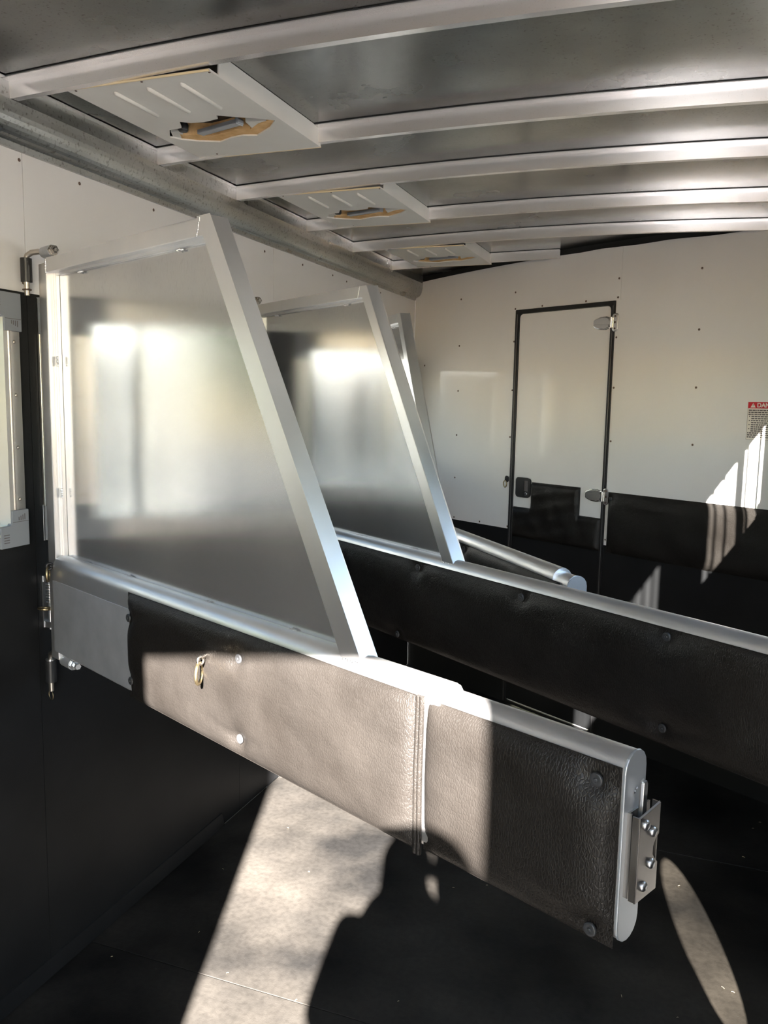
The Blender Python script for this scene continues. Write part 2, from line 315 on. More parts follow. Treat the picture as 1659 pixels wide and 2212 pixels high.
# low white strip between door frame and pad
MB(FW).box(DU1 + .0005, 1.327, -.0012, .001, .905, 1.08).build('edge_strip', 'white_edge', wf)

def puffy(fr, poly_fn, u0, u1, z0, z1, n0, bulge, nu, nz, dim=(), seed=0, wr=.0012, edge=.24):
    """cushioned surface facing -n, height falls to zero at its edges; dim = buttons (u, z, depth, radius)"""
    rnd = random.Random(seed); ph = [rnd.uniform(0, 6.28) for _ in range(8)]
    def fn(i, j):
        u = u0 + (u1 - u0) * i; z = z0 + (z1 - z0) * j
        h = (z1 - z0)
        eu = min(i * (u1 - u0), (1 - i) * (u1 - u0)) / (h * edge); ez = min(j, 1 - j) / edge
        k = math.sqrt(max(0, 1 - (1 - min(1, eu)) ** 2.2)) * math.sqrt(max(0, 1 - (1 - min(1, ez)) ** 2.2))
        b = bulge * k * (.82 + .18 * math.sin(PI * j))
        wv = wr * k * (math.sin(u * 23 + z * 31 + ph[0]) + .7 * math.sin(u * 41 - z * 17 + ph[1]) + .5 * math.sin(z * 70 + u * 12 + ph[2]))
        d = 0
        for (du, dz, dd, dr) in dim:
            rr = math.hypot(u - du, (z - dz)); d = max(d, dd * math.exp(-(rr / dr) ** 2) * (1 + .22 * math.sin(6 * math.atan2(z - dz, u - du) + ph[3])))
            # a pulled fold running sideways from the button
            if dd > .003: d += dd * .35 * math.exp(-((z - dz - .18 * abs(u - du)) / .010) ** 2) * math.exp(-((u - du) / .10) ** 2)
        return (u, n0 - max(.0012 if k > 0 else 0, b + wv - min(d, b * .8)), z)
    m = MB(fr); m.grid(fn, nu, nz)
    return m
# wall pad right of the door
pd = thing('wall_pad', FW.P(1.76, 0, .86), 'long black padded vinyl strip on the front wall right of the door', 'wall pad')
m = puffy(FW, None, 1.328, ULEN - .004, .858, 1.128, 0, .022, 70, 20, [(1.345, 1.10, .012, .02), (1.345, .88, .012, .02), (1.75, .87, .008, .03)], 3)
m.box(1.328, ULEN - .004, -.0004, .0, .858, 1.128); m.build('cover', 'vinyl', pd)
MB(FW).lathe((1.345, -.008, 1.10), (0, -1, 0), [(0, .008), (.003, .008), (.004, .005)], 12).build('rivet', 'rivet', pd)
# door
dr = MB(FW).prism(rrect(.771, 1.292, .02, 1.929, .018), -.001, .02, 'b').build('door_1', 'white', None); dr['kind'] = 'structure'
mb = MB(FW)
for prof_o, prof_i, na, nb in ((rrect(DU0 + .001, DU1 - .001, .004, DZ - .001, .004), rrect(.769, 1.294, .018, 1.931, .02), -.006, .03),):
    n = len(prof_o); vs = [(p[0], h, p[1]) for h in (na, nb) for pr in (prof_o, prof_i) for p in pr]
    fs = []
    for i in range(n):
        j = (i + 1) % n
        fs += [(i, j, n + j, n + i), (2 * n + i, 3 * n + i, 3 * n + j, 2 * n + j), (i, 2 * n + i, 2 * n + j, j), (n + i, n + j, 3 * n + j, 3 * n + i)]
    mb.add(vs, fs)
mb.build('door_seal', 'seal', dr)
MB(FW).box(.7715, 1.2915, -.0025, -.001, .025, .86).build('kick_mat', 'rubber', dr)
mb = MB(FW).tube([(.757, -.0065, .01), (.757, -.0065, 1.93)], .0035, 6); mb.tube([(1.304, -.0065, .01), (1.304, -.0065, 1.93)], .0035, 6); mb.build('seal_bead', 'blackplastic', dr)
# T-shaped door pad
def tpad():
    rnd = random.Random(5)
    nu, nz = 60, 34; u0, u1, z0, z1 = .772, 1.296, .858, 1.134
    def inside(u, z):
        if z <= 1.006: return min(u - u0, u1 - u, z - z0, (1.006 - z) if not (.886 < u < 1.175) else 9)
        return min(u - .886, 1.175 - u, z1 - z) if .886 <= u <= 1.175 else -1
    def depth(u, z):
        d = inside(u, z)
        if d <= 0: return 0
        k = math.sqrt(max(0, 1 - (1 - min(1, d / .035)) ** 2.2)); return .019 * k + .002 * k * (math.sin(u * 60 + z * 30) + math.sin(z * 95 - u * 20)) * .7 + .0012
    mm = MB(FW); vs = {}; vl = []; fs = []
    us = sorted(set([u0 + (u1 - u0) * i / nu for i in range(nu + 1)] + [.886, 1.175])); zs = sorted(set([z0 + (z1 - z0) * j / nz for j in range(nz + 1)] + [1.006]))
    for j, z in enumerate(zs):
        for i, u in enumerate(us): vs[i, j] = len(vl); vl.append((u, -.001 - depth(u, z), z))
    for j in range(len(zs) - 1):
        for i in range(len(us) - 1):
            um, zm = (us[i] + us[i + 1]) / 2, (zs[j] + zs[j + 1]) / 2
            if inside(um, zm) > 0: fs.append((vs[i, j], vs[i + 1, j], vs[i + 1, j + 1], vs[i, j + 1]))
    mm.add(vl, fs, True); return mm
tpad().build('door_pad', 'vinyl', dr)
# paddle handle
hp = MB(FW).prism(rrect(.797, .884, 1.059, 1.150, .014), -.014, -.001, 'b').build('door_handle', 'blackplastic', dr, bevel=.003)
MB(FW).prism(rrect(.812, .848, 1.088, 1.139, .006), -.019, -.0142, 'b').build('paddle', 'blackplastic', hp, bevel=.002)
MB(FW).box(.850, .872, -.0148, -.0141, 1.088, 1.139).build('finger_recess', 'ink', hp)
MB(FW).lathe((.862, -.014, 1.074), (0, -1, 0), [(0, .0085), (.004, .0085), (.0045, .007)], 16).build('lock_cylinder', 'chrome', hp)
def door_hinge(zc):
    h = MB(FW).prism([(1.207, zc - .011)] + arc(1.225, zc, .016, 250, 110, 6)[::-1][:0] + [(1.212, zc - .016), (1.236, zc - .024), (1.268, zc - .026), (1.288, zc - .020), (1.288, zc + .020), (1.268, zc + .026), (1.236, zc + .024), (1.212, zc + .016), (1.207, zc + .011)], -.010, -.001, 'b').build('hinge', 'chrome', dr, bevel=.003)
    MB(FW).prism([(1.214, zc - .004), (1.284, zc - .009), (1.300, zc - .009), (1.300, zc + .009), (1.284, zc + .009), (1.214, zc + .004)], -.018, -.0095, 'b').build('hinge_strap', 'chrome', h)
    MB(FW).tube([(1.303, -.014, zc - .022), (1.303, -.014, zc + .022)], .008, 12).build('hinge_knuckle', 'chrome', h)
    MB(FW).prism(rrect(1.306, 1.333, zc - .037, zc + .037, .012), -.012, -.0062, 'b').build('hinge_leaf', 'chrome', h, bevel=.002)
    for q in (-.026, .0, .026): MB(FW).lathe((1.321, -.012, zc + q), (0, -1, 0), [(0, .005), (.0015, .004)], 10).build('bolt', 'rust', h)
door_hinge(1.858); door_hinge(1.106)
# tie ring by the door
tr = thing('tie_ring', FW.P(.727, 0, 1.13), 'small tarnished tie ring on the white front wall left of the door handle', 'ring')
MB(FW).prism(rrect(.716, .738, 1.122, 1.150, .009), -.006, 0, 'b').build('eye_plate', 'blackplastic', tr, bevel=.002)
MB(FW).ring((.722, -.012, 1.112), (.35, 1, 0), .016, .0028).build('ring', 'brass', tr)
# danger sticker
st = MB(FW).prism(rrect(1.933, 2.083, 1.386, 1.527, .001), -.0006, 0, 'b').build('warning_sticker', 'paper', None)
st['label'] = 'white paper warning sticker with red DANGER header on the front wall'; st['category'] = 'sticker'
MB(FW).box(1.9335, 2.0825, -.001, -.0006, 1.503, 1.5265).build('header', 'red', st)
mb = MB(FW)
for b_ in ((1.933, 2.083, 1.386, 1.3868), (1.933, 1.9338, 1.386, 1.527), (2.0822, 2.083, 1.386, 1.527)): mb.box(b_[0], b_[1], -.001, -.0006, b_[2], b_[3])
mb.build('border', 'ink', st)
MB(FW).prism([(1.943, 1.506), (1.963, 1.506), (1.953, 1.523)], -.0014, -.001, 'b').build('warning_triangle', 'paper', st)
MB(FW).box(1.9522, 1.9538, -.0018, -.0014, 1.511, 1.519).build('exclamation_mark', 'ink', st)
mb = MB(FW); rn = random.Random(2)
for k in range(14):
    z = 1.498 - k * .0077; u = 1.937 if k < 3 or k > 10 else 1.949
    while u < 2.074:
        l = rn.uniform(.004, .013); mb.box(u, min(u + l, 2.078), -.001, -.0006, z - .0044, z); u += l + .002
    if 3 <= k <= 10 and k % 2: mb.box(1.940, 1.944, -.001, -.0006, z - .004, z)
    if k in (5, 9): continue
mb.build('printed_text', 'ink', st)
def text(fr, txt, u, n, z, size, mat, parent, name):
    c = bpy.data.curves.new(name, 'FONT'); c.body = txt; c.size = size; c.extrude = .0003; c.offset = .0006
    o = bpy.data.objects.new(name, c); COL.objects.link(o)
    me = bpy.data.meshes.new_from_object(o); COL.objects.unlink(o); bpy.data.objects.remove(o)
    v = [fr.P(u + p.co.x, n - p.co.z, z + p.co.y) for p in me.vertices]
    for p, q in zip(me.vertices, v): p.co = q
    me.materials.clear(); me.materials.append(MAT[mat]); o = bpy.data.objects.new(name, me); COL.objects.link(o); o.parent = parent
text(FW, 'DANGER', 1.968, -.0013, 1.5075, .0225, 'paper', st, 'lettering')

# ------------------------------------------------------------------ ceiling, roof bows, cove, rail
RIBS = [-.50, .0, .50, 1.0, 1.505, 2.037, 2.459, 2.975, 3.43, 3.925]
def ybound(x): return D0 - x * math.tan(AW)
cs = MB(); X0, X1 = .045, 1.845
nx = 40
cs.grid(lambda i, j: (X0 + (X1 - X0) * i, YR + (4.5 - YR) * j, zsheet(X0 + (X1 - X0) * i)), nx, 40)
cs.grid(lambda i, j: (X0 + (X1 - X0) * i, YR + (4.5 - YR) * j, zsheet(X0 + (X1 - X0) * i) + .02), nx, 4)
cl = setting('ceiling', cs, 'ceil')
for yr in RIBS:
    xe = min(1.84, (D0 - yr) / math.tan(AW) - .01)
    n = 36; prof = [(-.026, -.0005), (-.026, -.0035), (-.002, -.0035), (-.002, -.038), (.016, -.038), (.016, -.035), (.001, -.035), (.001, -.0005)]
    xs = [.05 + (xe - .05) * i / n for i in range(n + 1)]; vs = [(x, yr + p[0], zsheet(x) + p[1]) for x in xs for p in prof]; k = len(prof)
    mb = MB().add(vs, [(i * k + a, i * k + (a + 1) % k, (i + 1) * k + (a + 1) % k, (i + 1) * k + a) for i in range(n) for a in range(k)]); mb.add(vs, [tuple(range(k)), tuple(range(n * k, n * k + k))])
    mb.build('roof_bow', 'rib', cl)
    p2 = [(-.0295, -.0002), (-.0295, -.0016), (-.0262, -.0016), (-.0262, -.0002)]; vs = [(x, yr + p[0], zsheet(x) + p[1]) for x in xs for p in p2]
    MB().add(vs, [(i * 4 + a, i * 4 + (a + 1) % 4, (i + 1) * 4 + (a + 1) % 4, (i + 1) * 4 + a) for i in range(n) for a in range(4)]).build('gap_line', 'seal', cl)  # thin black strip along the gap behind the bow flange
# perimeter rails
for sgn, nm in ((1, 'trim_1'), (-1, 'trim_2')):
    X = lambda x: x if sgn > 0 else W - x
    o = setting(nm, MB().prism([(X(.05), 2.139), (X(.05), 2.178), (X(.047), 2.178), (X(.047), 2.142), (X(.0), 2.142), (X(.0), 2.139)], YR, ybound(X(.05)) + .02, 'b'), 'cove')
    for a, b in zip(RIBS, RIBS[1:]): MB().box(*sorted((X(.050), X(.066))), a + .036, b - .028, 2.1745, 2.1765).build('rail_lip', 'rib', o)
# cove extrusion between wall and rail
for sgn, nm in ((1, 'trim_3'), (-1, 'trim_4')):
    X = lambda x: x if sgn > 0 else W - x
    pr = [(0.002, 2.053), (.010, 2.053), (.0125, 2.066), (.016, 2.069)] + [(.016 + .036 * math.sin(math.radians(a)) , 2.069 + .066 * (1 - math.cos(math.radians(a)))) for a in range(12, 91, 10)] + [(.054, 2.139), (.002, 2.139)]
    setting(nm, MB().prism([(X(a), b) for a, b in pr], YR, ybound(X(.03)) - .006, 'b', sm=False), 'cove')

# ------------------------------------------------------------------ roof vents
def vent(i, y0, y1, word):
    ox, oy = .205, y0; sx = lambda x: 1.4984 + (x - 1.4984) * .985
    x0, x1, z = .185, .540, 2.1495
    t = thing('roof_vent', ((x0 + x1) / 2, (y0 + y1) / 2, z), word, 'roof vent', 'off-white plastic roof vents between the roof bows')
    L = (y1 - y0)
    def q(x, y): return (sx(x), y0 + (y - 1.558) * .985 * L / .513)       # measured on the nearest vent
    outer = [(x0, y0), (x1, y0), (x1, y1), (x0, y1)]
    hole = [q(*p) for p in [(.190, 1.895), (.224, 1.847), (.262, 1.842), (.283, 1.803), (.306, 1.817), (.338, 1.822), (.384, 1.812), (.394, 1.790), (.429, 1.812), (.477, 1.838), (.509, 1.862), (.472, 1.905), (.412, 1.948), (.377, 1.938), (.340, 1.945), (.293, 1.966), (.243, 1.944), (.208, 1.920)]]
    import bmesh
    bm = bmesh.new()
    lo = [bm.verts.new((x, y, z)) for x, y in outer]; hi = [bm.verts.new((x, y, z)) for x, y in hole]
    es = [bm.edges.new((l[k], l[(k + 1) % len(l)])) for l in (lo, hi) for k in range(len(l))]
    r = bmesh.ops.triangle_fill(bm, use_beauty=True, edges=es); fs = [f for f in r['geom'] if isinstance(f, bmesh.types.BMFace)]
    # drop any triangle inside the opening
    def inside(p):
        c = False; n = len(hole)
        for a in range(n):
            xa, ya = hole[a]; xb, yb = hole[(a + 1) % n]
            if (ya > p[1]) != (yb > p[1]) and p[0] < (xb - xa) * (p[1] - ya) / (yb - ya) + xa: c = not c
        return c
    bmesh.ops.delete(bm, geom=[f for f in fs if inside(f.calc_center_median())], context='FACES_ONLY')
    fs = list(bm.faces); e = bmesh.ops.extrude_face_region(bm, geom=fs); bmesh.ops.translate(bm, verts=[v for v in e['geom'] if isinstance(v, bmesh.types.BMVert)], vec=(0, 0, .004))
    bmesh.ops.recalc_face_normals(bm, faces=bm.faces)
    me = bpy.data.meshes.new('vent_plate'); bmesh.ops.translate(bm, verts=bm.verts, vec=-t.location); bm.to_mesh(me); bm.free(); me.materials.append(MAT['vent'])
    p = bpy.data.objects.new('vent_plate', me); COL.objects.link(p); p.parent = t; p['_org'] = tuple(t.location)
    MB().box(x1 - .003, x1, y0 + .036, y1 - .002, z + .004, zsheet(x1) - .001).build('side_skirt', 'vent', t)
    MB().box(x0, x0 + .003, y0 + .036, y1 - .002, z + .004, zsheet(x0) - .001).build('side_skirt', 'vent', t)
    MB().tube([(x0, y0, z + .001), (x1, y0, z + .001)], .0025, 6).build('rear_lip', 'ventedge', t)
    MB().tube([(x0, y1, z + .001), (x1, y1, z + .001)], .0022, 6).build('front_lip', 'ventedge', t)
    for xr in (.262, .3475, .432):
        a, b = q(xr, 1.60), q(xr, 1.748)
        mb = MB(); mb.tube([(a[0], a[1] - .004, z + .002), (a[0], a[1], z - .001), (b[0], b[1], z - .001), (b[0], b[1] + .004, z + .002)], [.002, .005, .005, .002], 10); mb.build('ridge', 'vent', t)
    for (xx, yy) in ((.356, 1.566), (.521, 1.566), (.185, 1.566), (.23, 2.05)):
        a = q(xx, yy); MB().lathe((a[0], a[1], z), (0, 0, -1), [(0, .003), (.0015, .002)], 8).build('screw', 'rust', t)
    # opening lining: walls, foam, metal crank bar, dark knob
    cx = sum(h[0] for h in hole) / len(hole); cy = sum(h[1] for h in hole) / len(hole)
    fb = MB(); k = len(hole); far = [h for h in hole[10:] + hole[:1]]
    # foam lines the far side of the opening, with its own thickness
    inn = [q(*p) for p in ((.500, 1.862), (.455, 1.878), (.412, 1.912), (.377, 1.903), (.345, 1.912), (.293, 1.925), (.250, 1.908), (.222, 1.893))]
    out = [q(*p) for p in ((.505, 1.874), (.47, 1.907), (.412, 1.95), (.377, 1.94), (.34, 1.947), (.293, 1.968), (.243, 1.946), (.208, 1.921))]
    ring_ = out + inn[::-1]; n = len(out)
    vs = [(x, y, h) for h in (z + .0035, z + .034) for x, y in ring_]
    fb.add(vs, [(a, a + 1, 2 * n - 2 - a, 2 * n - 1 - a) for a in range(n - 1)] + [(2 * n + a, 2 * n + a + 1, 4 * n - 2 - a, 4 * n - 1 - a) for a in range(n - 1)] + [(a, (a + 1) % (2 * n), 2 * n + (a + 1) % (2 * n), 2 * n + a) for a in range(2 * n)])
    fb.build('foam', 'foam', t)
    tb = MB(); a = q(.478, 1.868); b = q(.434, 1.86); tb.prism([(a[0], a[1] - .004), (a[0] + .012, a[1] + .01), (b[0] + .005, b[1] + .052), (b[0] - .012, b[1] + .048), (b[0] - .004, b[1])], z + .004, z + .016, 'c'); tb.build('torn_lining', 'vent', t)
    a = q(.213, 1.905); MB().prism([(a[0] - .020, a[1] + .0), (a[0] - .002, a[1] - .035), (a[0] + .016, a[1] - .018), (a[0] + .012, a[1] + .022)], z + .004, z + .014, 'c').build('torn_lining', 'white_edge', t)
    c = q(.32, 1.893); d = q(.42, 1.862)
    bar = MB(); dx, dy = d[0] - c[0], d[1] - c[1]; L_ = math.hypot(dx, dy)
    fr = Frame((c[0], c[1], z), (dx / L_, dy / L_, 0), (-dy / L_, dx / L_, 0)); fr2 = fr
    bar.fr = fr; bar.box(-.05, L_ - .005, -.010, .010, .002, .013); bar.box(L_ - .012, L_ - .009, -.012, .012, .0, .016)
    bar.build('crank_bar', 'bare', t, bevel=.002)
    a = q(.242, 1.878); MB().lathe((a[0], a[1], z + .004), (0, 0, 1), [(0, .010), (.004, .013), (.016, .013), (.026, .008)], 14).build('knob', 'blackplastic', t)
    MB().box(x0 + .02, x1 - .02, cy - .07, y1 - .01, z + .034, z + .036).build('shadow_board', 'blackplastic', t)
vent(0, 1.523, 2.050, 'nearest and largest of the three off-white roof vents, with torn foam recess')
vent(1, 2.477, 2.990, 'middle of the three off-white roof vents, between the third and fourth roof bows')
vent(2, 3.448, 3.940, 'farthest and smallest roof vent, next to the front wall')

# ------------------------------------------------------------------ stall dividers
def stadium(hn, z0, z1, cn=0, n=8): return [(cn + hn * math.cos(math.radians(a)), z1 - hn + hn * math.sin(math.radians(a))) for a in [180 * i / n for i in range(n + 1)]] + [(cn + hn * math.cos(math.radians(a)), z0 + hn + hn * math.sin(math.radians(a))) for a in [180 + 180 * i / n for i in range(n + 1)]]
def div_frame(y0, a_deg, k):
    a = math.radians(a_deg)
    return Frame((1.4984 * (1 - k), y0 * k, 1.5 * (1 - k)), (math.cos(a) * k, -math.sin(a) * k, 0), (math.sin(a) * k, math.cos(a) * k, 0), (0, 0, k))
def stall_divider(y0, a_deg, k, sleeve_end, total, label, pads, rivets, ring_t=None, latch=True):
    F = div_frame(y0, a_deg, k)
    g = thing('stall_divider', F.P(.01, 0, .84), label, 'divider', 'aluminium stall dividers hinged on the left wall')
    g['_org'] = tuple(g.location)
    MB(F).box(-.008, .034, -.019, .019, .84, 1.815).build('hinge_post', 'alu', g, bevel=.002)
    MB(F).box(.034, .728, -.019, .019, 1.792, 1.826).build('top_rail', 'alu', g, bevel=.002)
    MB(F).prism([(.698, 1.826), (.737, 1.826), (1.148, 1.096), (1.104, 1.096)], -.0195, .0195, 'b').build('slanted_rail', 'alu', g, bevel=.002)
    MB(F).prism([(.03, 1.095), (1.11, 1.095), (.71, 1.80), (.03, 1.80)], .009, .011, 'b').build('sheet_panel', 'sheet', g)
    mb = MB(F)
    mb.box(.034, .046, -.001, .009, 1.10, 1.795)
    mb.build('panel_bead', 'alu', g, bevel=.001)
    MB(F).prism([(.046, 1.786), (.70, 1.786), (.70, 1.793), (.046, 1.793)], .0, .009, 'b').build('panel_bead', 'alu', g)
    MB(F).prism([(.698, 1.79), (.703, 1.79), (1.103, 1.104), (1.092, 1.104)], .0, .009, 'b').build('panel_bead', 'alu', g)
    MB(F).prism(stadium(.027, .852, 1.108), .036, sleeve_end, 'a', sm=True).build('lower_beam', 'alu', g)
    MB(F).box(.036, pads[0][0] + .01, -.0285, -.0268, .868, 1.048).build('side_skin', 'bare', g)
    MB(F).prism(stadium(.0235, .860, 1.100), sleeve_end - .1, total, 'a', sm=True).build('sliding_beam', 'alu', g)
    MB(F).prism(stadium(.0245, .859, 1.101), total, total + .004, 'a', sm=False).build('end_cap', 'endcap', g, bevel=.0012)
    # pads, both faces
    FB = Frame(F.P(0, 0, 0), F.u, -F.n, F.z)
    for fr, side in ((F, 0), (FB, 1)):
        for k, (t0, t1, z0, z1, bl, bt, n0) in enumerate(pads):
            dim = [(t, z, .010, .022) for (t, z) in rivets if t0 - .01 < t < t1 + .01] + [(t0 + .012, z0 + .02, .004, .02)]
            m = puffy(fr, None, t0, t1, z0, z1, -n0, bl, max(30, int((t1 - t0) / .008)), 28, dim, seed=k + int(y0 * 10) + side * 7, wr=.0008)
            m.box(t0, t1, -n0 - .001, -n0, z0, z1)
            m.build('pad', 'vinyl', g)
    for (t, z) in rivets:
        dpt = .031
        for (t0, t1, z0, z1, bl, bt, n0) in pads:
            if t0 - .01 < t < t1 + .01: dpt = n0 + bl * .42
        r_ = MB(F).lathe((t, -dpt + .002, z), (0, -1, 0), [(0, .0088), (.0022, .0088), (.0032, .0075), (.0026, .0045), (.0026, 0)], 20).build('rivet', 'rivet', g)
        MB(F).lathe((t, -dpt - .0016, z), (0, -1, 0), [(0, .003), (.001, .002)], 8).build('rivet_pin', 'rivet', r_)
    # welds
    mb = MB(F); rn = random.Random(int(y0 * 7)); z = .885
    while z < 1.045:
        mb.lathe((.037 + rn.uniform(-.001, .001), -.0205, z), (0, -1, 0), [(-.002, .0045), (.001, .0038), (.0022, .0012)], 8); z += .0052
    mb.build('weld_bead', 'weld', g)
    def tack(t, n, z, r=.006, along=(1, 0)):
        m = MB(F)
        for q in range(-2, 3): m.lathe((t + along[0] * q * .0045, n, z + along[1] * q * .0045 + rn.uniform(-.001, .001)), (0, -1, 0), [(-.002, r * .8), (.0015, r * .6), (.003, r * .2)], 8)
        m.build('tack_weld', 'weld', g)
    for t in (.16, .37, .68, .95): tack(t, .004, 1.105, .005, (1, 0))
    tack(.044, -.002, 1.585, .004, (0, 1)); tack(.044, -.002, 1.265, .004, (0, 1)); tack(.60, .003, 1.783, .003); tack(.17, .003, 1.783, .003)
    m = MB(F)
    for q in range(9): m.lathe((.0335, -.0192, 1.793 + q * .0035), (0, -1, 0), [(-.002, .0035), (.0012, .003), (.002, .001)], 8)
    m.build('corner_weld', 'weld', g)
    m = MB(F)
    for q in range(12): m.lathe((.699 + rn.uniform(-.001, .001) + (q - 6) * .0010, -.0192, 1.794 + q * .0028), (0, -1, 0), [(-.001, .0025), (.0008, .002), (.0014, .0008)], 8)
    m.build('corner_weld', 'weld', g)
    m = MB(F)
    for q in range(8): m.lathe((1.106 + q * .0055, -.0195 + (q % 2) * .001, 1.0975), (0, -1, 0), [(-.003, .0038), (.001, .003), (.002, .001)], 8)
    m.build('corner_weld', 'weld', g)
    # upper hinge: tube on the top rail, elbow pin down the wall
    MB(F).tube([(.004, -.008, 1.842), (.052, -.008, 1.842)], .0135, 14).build('hinge_tube', 'bare', g)
    MB(F).tube([(.01, -.009, 1.843), (-.012, -.016, 1.845), (-.028, -.026, 1.843), (-.037, -.033, 1.836), (-.040, -.035, 1.825), (-.040, -.035, 1.742)], .0068, 12).build('hinge_pin', 'steel', g)
    MB(F).lathe((.052, -.008, 1.842), (1, 0, 0), [(0, .0135), (.003, .0135), (.0031, .0112), (.010, .0112), (.0101, .0085), (.014, .0075), (.017, .004)], 6, sm=False).build('acorn_nut', 'steel', g)
    MB(F).ring((-.040, -.035, 1.756), (0, 0, 1), .0095, .0018, 14).build('cotter', 'rust', g)
    # lower hinge
    MB(F).tube([(.034, -.003, .838), (.084, -.003, .838)], .0145, 14).build('hinge_tube', 'bare', g)
    MB(F).tube([(.04, -.003, .838), (-.012, -.005, .843), (-.032, -.006, .843), (-.042, -.007, .837), (-.045, -.007, .824), (-.045, -.007, .737)], .0068, 12).build('hinge_pin', 'steel', g)
    MB(F).lathe((.084, -.003, .838), (1, 0, 0), [(0, .0145), (.0025, .0145), (.0026, .0115), (.011, .0115), (.0112, .0075), (.026, .0075)], 6, sm=False).build('hex_nut', 'zinc', g)
    MB(F).ring((-.045, -.009, .726), (0, 1, 0), .0125, .0011, 22).build('split_ring', 'brass', g)
    # the sleeves that carry the pins are welded to the wall
    MB(F).tube([(-.040, -.035, 1.774), (-.040, -.035, 1.830)], .0135, 14).build('hinge_sleeve', 'blackplastic', wl)
    hs = MB(F).tube([(-.045, -.007, .762), (-.045, -.007, .819)], .0145, 14).build('hinge_sleeve', 'blackplastic', wl)
    MB(F).tube([(-.045, -.007, .8195), (-.045, -.007, .8235)], .0125, 14).build('washer', 'zinc', g)
    # eye bolt with ring at the post
    if ring_t:
        for tt in (1.2795, 1.2865): MB(F).tube([(tt, -.031, .850), (tt, -.033, .97), (tt, -.031, 1.088)], .0042, 8).build('seam_strip', 'vinyl', g)
        eb = MB(F).tube([(.030, -.02, 1.082), (.030, -.034, 1.084)], .0045, 8).build('eye_bolt', 'blackplastic', g)
        MB(F).ring((.030, -.033, 1.083), (1, 0, .0), .0075, .003, 16).build('eye', 'blackplastic', eb)
        MB(F).ring((.027, -.036, 1.063), (.55, .8, 0), .0155, .0028, 24, 1.15).build('ring', 'brass', eb)
        e2 = MB(F).tube([(ring_t, -.035, 1.028), (ring_t, -.056, 1.024)], .0045, 10).build('eye_bolt', 'steel', g)
        MB(F).ring((ring_t, -.056, 1.018), (1, .2, 0), .0075, .0028, 16).build('eye', 'steel', e2)
        MB(F).ring((ring_t, -.060, .994), (.75, .66, 0), .0195, .0033, 28).build('ring', 'brass', e2)
    if latch:
        T = total + .004
        lt = MB(F).box(T, T + .0025, -.014, .034, .922, 1.028).build('latch', 'steel2', g)
        MB(F).box(T, T + .0060, -.0155, -.0135, .922, 1.028).build('latch_base_channel', 'steel2', lt)
        MB(F).box(T + .0068, T + .016, -.0155, -.0135, .920, 1.026).build('latch_cover_side', 'steel2', lt)
        notch = [(-.0155, .920), (.034, .920), (.034, .955), (.027, .961), (.021, .969), (.021, .979), (.026, .987), (.034, .991), (.034, 1.031), (-.0155, 1.026)]
        MB(F).prism(notch, T + .0145, T + .0165, 'a').build('latch_cover', 'steel2', lt, bevel=.0008)
        MB(F).box(T + .006, T + .0145, .0325, .034, .920, 1.031).build('latch_cover_side', 'steel2', lt)
        MB(F).prism([(.002, .99), (.014, .99), (.0135, 1.058), (.011, 1.063), (.0045, 1.061)], T + .004, T + .009, 'a').build('release_lever', 'zinc', lt, bevel=.0012)
        MB(F).prism([(.010, .970), (.022, .974), (.019, .979), (.028, .984), (.018, .992), (.010, .990)], T + .007, T + .0125, 'a').build('latch_hook', 'zinc', lt, bevel=.001)
        for (n_, z_) in ((-.001, 1.014), (.018, .999), (.017, .959), (.001, .936)):
            b_ = MB(F).lathe((T + .0165, n_, z_), (1, 0, 0), [(0, .0062), (.0015, .0062), (.0035, .0045), (.0042, .002)], 16).build('bolt', 'zinc', lt)
        for (n_, z_) in ((.004, 1.052), (-.001, 1.049)): MB(F).lathe((T, n_, z_), (1, 0, 0), [(0, .002), (.001, .001)], 8).build('spot_weld', 'weld', lt)
    return g, F
rv1 = [(.432, 1.032), (.436, .893), (.840, 1.038), (.843, .888), (1.568, 1.062), (1.570, .872), (1.30, 1.06)]
rv1 = rv1[:6]
stall_divider(1.655, 24.79, .955, 1.315, 1.598, 'nearest stall divider, sunlit pad, short lower beam ending in a steel latch', [(.422, 1.276, .853, 1.086, .018, .0, .0272), (1.290, 1.597, .857, 1.084, .020, .0, .0237)], rv1, ring_t=.75)
rv2 = [(.58, 1.07), (.934, .870), (1.018, 1.070), (1.40, 1.068), (1.787, 1.070), (1.79, .890)]
stall_divider(2.652, 33.9, .97, 2.10, 2.14, 'middle stall divider, in shade, its lower beam running out at the right', [(.42, 2.085, .857, 1.086, .014, .0, .0272)], rv2, latch=False)
rv3 = [(1.40, 1.066), (1.0, 1.066), (1.7, .88)]
stall_divider(3.52, 51.0, .97, 1.92, 1.985, 'farthest stall divider, narrow in view, round beam end pointing at the rear', [(.42, 1.955, .857, 1.080, .014, .0, .0272)], rv3, latch=False)
# spring bolt on the wall behind the nearest divider's post
sb = thing('spring_bolt', (.0, 1.60, .93), 'steel spring bolt with a ring pull on the left wall below the window', 'bolt')
MB().box(.0005, .004, 1.598, 1.622, .93, 1.06).build('back_plate', 'zinc', sb)
MB().box(.004, .026, 1.600, 1.616, 1.045, 1.06).build('guide', 'zinc', sb); MB().box(.004, .026, 1.600, 1.616, .93, .945).build('guide', 'zinc', sb)
MB().tube([(.016, 1.608, .925), (.016, 1.608, 1.065)], .0045, 10).build('rod', 'zinc', sb)
MB().tube([(.016 + .0085 * math.cos(k * .7), 1.608 + .0085 * math.sin(k * .7), .99 + k * .00072) for k in range(76)], .0017, 6).build('spring', 'zinc', sb)
MB().ring((.028, 1.578, .985), (0, .1, 1), .0155, .003, 24).build('ring_pull', 'brass', sb)

